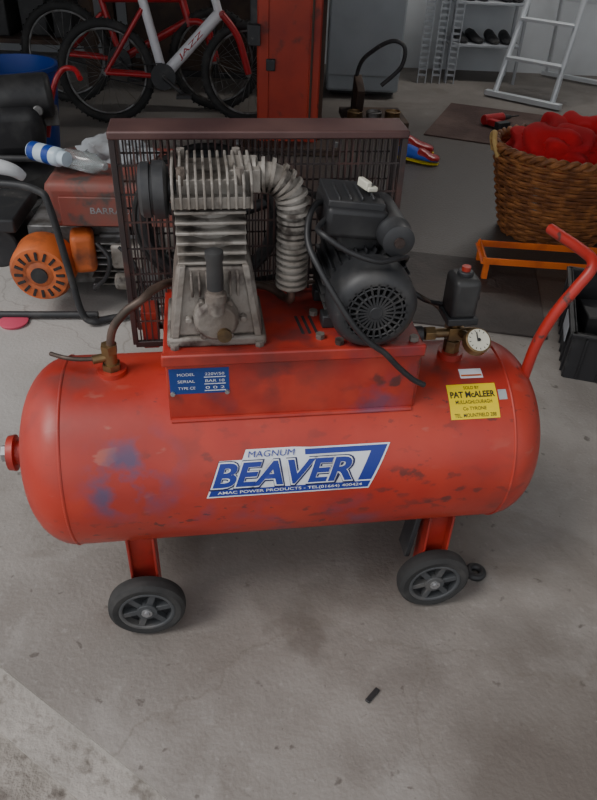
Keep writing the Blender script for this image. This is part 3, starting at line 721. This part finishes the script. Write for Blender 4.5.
bm=B();g_cyl(bm,(-.16,-.2,.03),(.16,-.2,.03),.03);emit('trolley_roller',bm,'rubber',Tr)
for i,(x,y,m) in enumerate([(-.14,-.13,'brass'),(-.02,-.13,'engine'),(.10,-.12,'brass')]):
    bm=B();g_lathe(bm,[(0,0),(0,.048),(.003,.050),(.05,.048),(.053,.050),(.055,.045),(.045,.043),(.045,0)],(x,y,.07),'Z',24);emit('oil_tin_%d'%(i+1),bm,m,Tr)
F=empty('chest_fridge',(.36,5.65,0),0)
bm=B();g_box(bm,(0,.02,.75),(.52,.50,1.42));emit('fridge_cabinet',bm,'fridge',F,True,.02)
bm=B();g_box(bm,(0,-.25,.80),(.52,.04,1.3));emit('fridge_door',bm,'fridge',F,True,.015)
bm=B();g_box(bm,(0,-.20,.07),(.46,.02,.09));emit('fridge_kick_grille',bm,'blackp',F,True,.002)
bm=B();g_cyl(bm,(.2,-.3,.8),(.2,-.3,1.15),.012);g_cyl(bm,(.2,-.3,.82),(.2,-.26,.82),.01);g_cyl(bm,(.2,-.3,1.13),(.2,-.26,1.13),.01);emit('fridge_handle',bm,'steel',F)
U=empty('slotted_shelf_panels',(.98,5.95,0),-.15)
bm=B()
for i in range(3):
    x=-.12+.11*i
    for s in(-.03,.03): g_box(bm,(x+s,i*.03,.8),(.008,.03,1.6))
    for j in range(38): g_box(bm,(x,i*.03,.06+.042*j),(.055,.006,.016))
emit('perforated_angles',bm,'rack',U,False)
S=empty('shoe_rack',(1.33,6.2,0),0)
bm=B()
for z in(.27,.56,.85): g_box(bm,(0,0,z),(.56,.34,.018))
for x in(-.27,.27):
    for y in(-.16,.16): g_box(bm,(x,y,.45),(.022,.022,.9))
emit('rack_shelves',bm,'rack',S,True,.002)
def shoe(bm,c,L=.26,ang=0,w=.045,h=.075):
    rings=[]
    for t,ww,hh in[(0,.55,.7),(.08,.8,1.0),(.25,.85,1.0),(.42,.85,.85),(.6,1,.6),(.8,1.05,.5),(.93,.8,.42),(1,.4,.3)]:
        ring=[]
        for j in range(12):
            a=2*pi*j/12; x=(t-.5)*L; y=math.cos(a)*w*ww; z=max(0,(math.sin(a)*.5+.5))*h*hh
            ring.append(Vector(c)+Matrix.Rotation(ang,3,'Z')@V(x,y,z))
        rings.append(ring)
    g_loft(bm,rings)
bm=B()
for i,(x,z) in enumerate([(-.18,.28),(-.07,.28),(.07,.28),(.18,.28),(-.18,.57),(-.05,.57),(.1,.57),(.2,.57)]): shoe(bm,(x,-.02,z),.26,-1.5+random.uniform(-.2,.2))
emit('black_shoes',bm,'blackp',S)
K=empty('sneaker',(.62,4.05,0),-.4)
bm=B();shoe(bm,(0,0,.012),.24,0);emit('shoe_upper',bm,'sockblue',K)
bm=B();shoe(bm,(0,0,0),.25,0,.048,.02);emit('shoe_sole',bm,'yellow',K)
bm=B();shoe(bm,(.06,0,.02),.13,0,.047,.055);emit('shoe_toe',bm,'bikered',K)
K=empty('sneaker',(.62,4.25,0),-.5)
bm=B();shoe(bm,(0,0,.012),.24,0);emit('shoe_upper',bm,'bikered',K)
bm=B();shoe(bm,(0,0,0),.25,0,.048,.02);emit('shoe_sole',bm,'yellow',K)
K=empty('cordless_drill',(1.22,4.85,.045),.5)
bm=B();g_cyl(bm,(-.1,0,0),(.06,0,0),.032);g_box(bm,(-.06,-.08,-.005),(.045,.13,.04),(0,0,.2));emit('drill_body',bm,'bikered',K,True,.006)
bm=B();g_cyl(bm,(.06,0,0),(.13,0,0),.022,.012);g_cyl(bm,(.13,0,0),(.2,0,0),.004);g_box(bm,(-.08,-.16,0),(.09,.05,.055));emit('drill_chuck_and_battery',bm,'blackp',K,True,.004)
bm=B();g_box(bm,(0,0,.004),(.74,.60,.008));emit('rubber_mat',bm,'mat',None,True,.002,loc=(.56,2.50,0),rot=(0,0,-.16))
bm=B();g_box(bm,(0,0,.004),(1.25,.85,.008));emit('floor_carpet',bm,'mat2',None,True,.002,loc=(1.45,4.75,0),rot=(0,0,-.35))

# ---------------------------------------------------------------- stepladder
Ld=empty('stepladder',(1.54,5.46,0),math.atan2(-.28,.36))
w=.225
bm=B()
top=V(0.03,.62,1.75)
for s in(-1,1):
    a=V(s*w,0,.02);b=V(s*.15,top.y,top.z);g_tube(bm,[a,b],.022,8,False)
for i in range(6):
    t=(i+1)/7; y=top.y*t; z=.02+(top.z-.02)*t; ww=w+( .15-w)*t
    g_box(bm,(0,y,z),(ww*2,.08,.02))
g_box(bm,(0,0,.03),(w*2+.14,.05,.035))
emit('front_rails_and_steps',bm,'alum',Ld,True,.002)
bm=B()
for s in(-1,1):
    g_tube(bm,[V(s*w*1.05,.98,.02),V(s*.15,top.y+.04,top.z)],.016,8,False)
g_box(bm,(0,.98,.03),(w*2+.1,.04,.03));g_box(bm,(0,.80,.6),(w*2*.9,.02,.03))
emit('rear_legs',bm,'alum',Ld,True,.002)
bm=B();g_box(bm,(0,top.y,top.z+.02),(.36,.22,.04));emit('top_tray',bm,'blackp',Ld,True,.006)
T=empty('motorcycle_wheel',(1.84,4.28,.325),rot=(0,0,1.2))
bm=B();g_torus(bm,(0,0,0),.26,.058,'Y',56,14)
for i in range(56):
    a=2*pi*i/56
    for s in(-1,1): g_box(bm,V(math.cos(a)*.312,s*.022,math.sin(a)*.312),(.016,.026,.016),(0,-a,0))
emit('knobbly_tyre',bm,'rubber',T)
bm=B();g_torus(bm,(0,0,0),.205,.014,'Y',48,8,1.8);g_cyl(bm,(0,-.07,0),(0,.07,0),.03)
for i in range(28):
    a=2*pi*i/28;g_cyl(bm,(math.cos(a+.3)*.028,.03*(1 if i%2 else -1),math.sin(a+.3)*.028),(math.cos(a)*.2,0,math.sin(a)*.2),.0018,seg=5)
emit('rim_and_spokes',bm,'steel',T)

# ---------------------------------------------------------------- wicker basket
K=empty('wicker_basket',(1.14,3.12,0),0)
bm=B();H=.38
def br(z): return .215+.095*(z/H)**.9
ns=26;rows=22
for k in range(rows):
    z=.015+(H-.03)*k/(rows-1);pts=[]
    for j in range(ns*4):
        a=2*pi*j/(ns*4); rr=br(z)+.007*math.cos(ns*a/2+k*pi)
        pts.append(V(rr*math.cos(a)*1.06,rr*math.sin(a)*.9,z))
    g_tube(bm,pts,.0085,6,False,closed=True)
emit('woven_strands',bm,'wicker',K)
bm=B()
for j in range(ns):
    a=2*pi*(j+.5)/ns
    g_tube(bm,[V(br(z)*math.cos(a)*1.06,br(z)*math.sin(a)*.9,z) for z in(0.0,.13,.26,H)],.006,6,False)
g_cyl(bm,(0,0,.0),(0,0,.02),.20,.20,32)
emit('stakes_and_base',bm,'wicker',K)
bm=B()
for q in range(2):
    pts=[]
    for j in range(160):
        a=2*pi*j/160;rr=br(H)+.011*math.cos(22*a+q*pi);pts.append(V(rr*math.cos(a)*1.06,rr*math.sin(a)*.9,H+.01+.011*math.sin(22*a+q*pi)))
    g_tube(bm,pts,.012,8,False,closed=True)
emit('braided_rim',bm,'wicker',K)
bm=B()
g_tube(bm,[V(-.325,-.05,H-.03),V(-.35,-.04,H+.03),V(-.345,.0,H+.055),V(-.345,.04,H+.03),V(-.325,.05,H-.03)],.011,8);emit('basket_handle',bm,'straw',K)
def cloth(name,c,s,seed,lim):
    bm=B();bmesh.ops.create_icosphere(bm,subdivisions=5,radius=1)
    for v in bm.verts:
        p=v.co.copy();q=p+V(seed,seed*.7,2)
        n=noise.noise(q*1.2)*.30
        fold=abs(noise.noise(V(q.x*2.4,q.y*1.2,q.z*1.3)+V(0,0,n*3)))*.42
        rr=.82+n+fold
        v.co=V(p.x*s[0]*rr,p.y*s[1]*rr,p.z*s[2]*rr if p.z>0 else p.z*.09)+Vector(c)
        d=math.hypot(v.co.x/1.06,v.co.y/.9)
        if d>lim and v.co.z<H+.03: v.co.x*=lim/d; v.co.y*=lim/d
    emit(name,bm,'cloth',K)
cloth('red_towel_1',(-.06,-.03,H-.04),(.24,.22,.14),3.1,.29)
cloth('red_towel_2',(.14,-.08,H-.04),(.17,.16,.13),7.7,.29)
cloth('red_towel_3',(.02,.08,H-.03),(.24,.16,.15),12.3,.29)
O=empty('steel_trestle_frame',(.985,2.66,.0085),-.06)
bm=B()
for y in(-.08,.09): g_box(bm,(0,y,.07),(.54,.03,.006));g_box(bm,(0,y-.013,.08),(.54,.005,.028))
for x in(-.26,.26): g_box(bm,(x,0,.07),(.03,.19,.006));g_box(bm,(x,0,.08),(.005,.19,.028))
for x in(-.25,.25):
    for y in(-.08,.09): g_box(bm,(x,y,.035),(.022,.022,.07))
emit('angle_iron_frame',bm,'orange',O,True,.001)
K=empty('plastic_crate',(1.12,2.10,0),-.25)
bm=B()
g_box(bm,(0,0,.008),(.40,.48,.012))
for s in(-1,1): g_box(bm,(s*.20,0,.085),(.008,.48,.17));g_box(bm,(0,s*.24,.085),(.40,.008,.17));g_box(bm,(s*.205,0,.165),(.022,.50,.01));g_box(bm,(0,s*.245,.165),(.42,.022,.01))
for i in range(6): g_box(bm,(-.16+.064*i,-.246,.08),(.006,.010,.15))
for i in range(8): g_box(bm,(-.206,-.21+.06*i,.08),(.010,.006,.15))
emit('crate_shell',bm,'blackp',K,True,.002)
bm=B();g_box(bm,(-.213,-.10,.115),(.003,.12,.06));emit('crate_label',bm,'rack',K,True,.001)
bm=B()
g_cyl(bm,(-.1,-.15,.06),(.1,.1,.07),.04);g_box(bm,(.05,-.1,.05),(.14,.1,.06),(0,0,.4));g_box(bm,(-.08,.12,.05),(.12,.14,.07),(0,0,.2))
emit('crate_contents',bm,'blackm',K,True,.005)

# ---------------------------------------------------------------- lighting
w=bpy.data.worlds.new('sky');bpy.context.scene.world=w;w.use_nodes=True
bg=w.node_tree.nodes['Background'];bg.inputs[0].default_value=(.93,.96,1.0,1);bg.inputs[1].default_value=1.12
s=bpy.data.lights.new('sun','SUN');s.energy=1.8;s.angle=math.radians(24);s.color=(1,.97,.93)
so=bpy.data.objects.new('sun',s);bpy.context.scene.collection.objects.link(so);so.rotation_euler=Vector((-.85,-.45,1.15)).to_track_quat('Z','Y').to_euler()
K=empty('added_strip_lamp',(1.6,5.4,2.56),0)  # tube light added out of view to brighten the back of the garage
box('added_lamp_housing',(0,0,.02),(1.2,.12,.04),'white',K,.004)
cyl('added_lamp_tube',(-.55,0,-.015),(.55,0,-.015),.014,'added_lamp',K)
al=bpy.data.lights.new('added_strip_light','AREA');al.shape='RECTANGLE';al.size=1.1;al.size_y=.1;al.energy=28;al.color=(1,.97,.92)
ao=bpy.data.objects.new('added_strip_light',al);bpy.context.scene.collection.objects.link(ao);ao.parent=K;ao.location=(0,0,-.035)
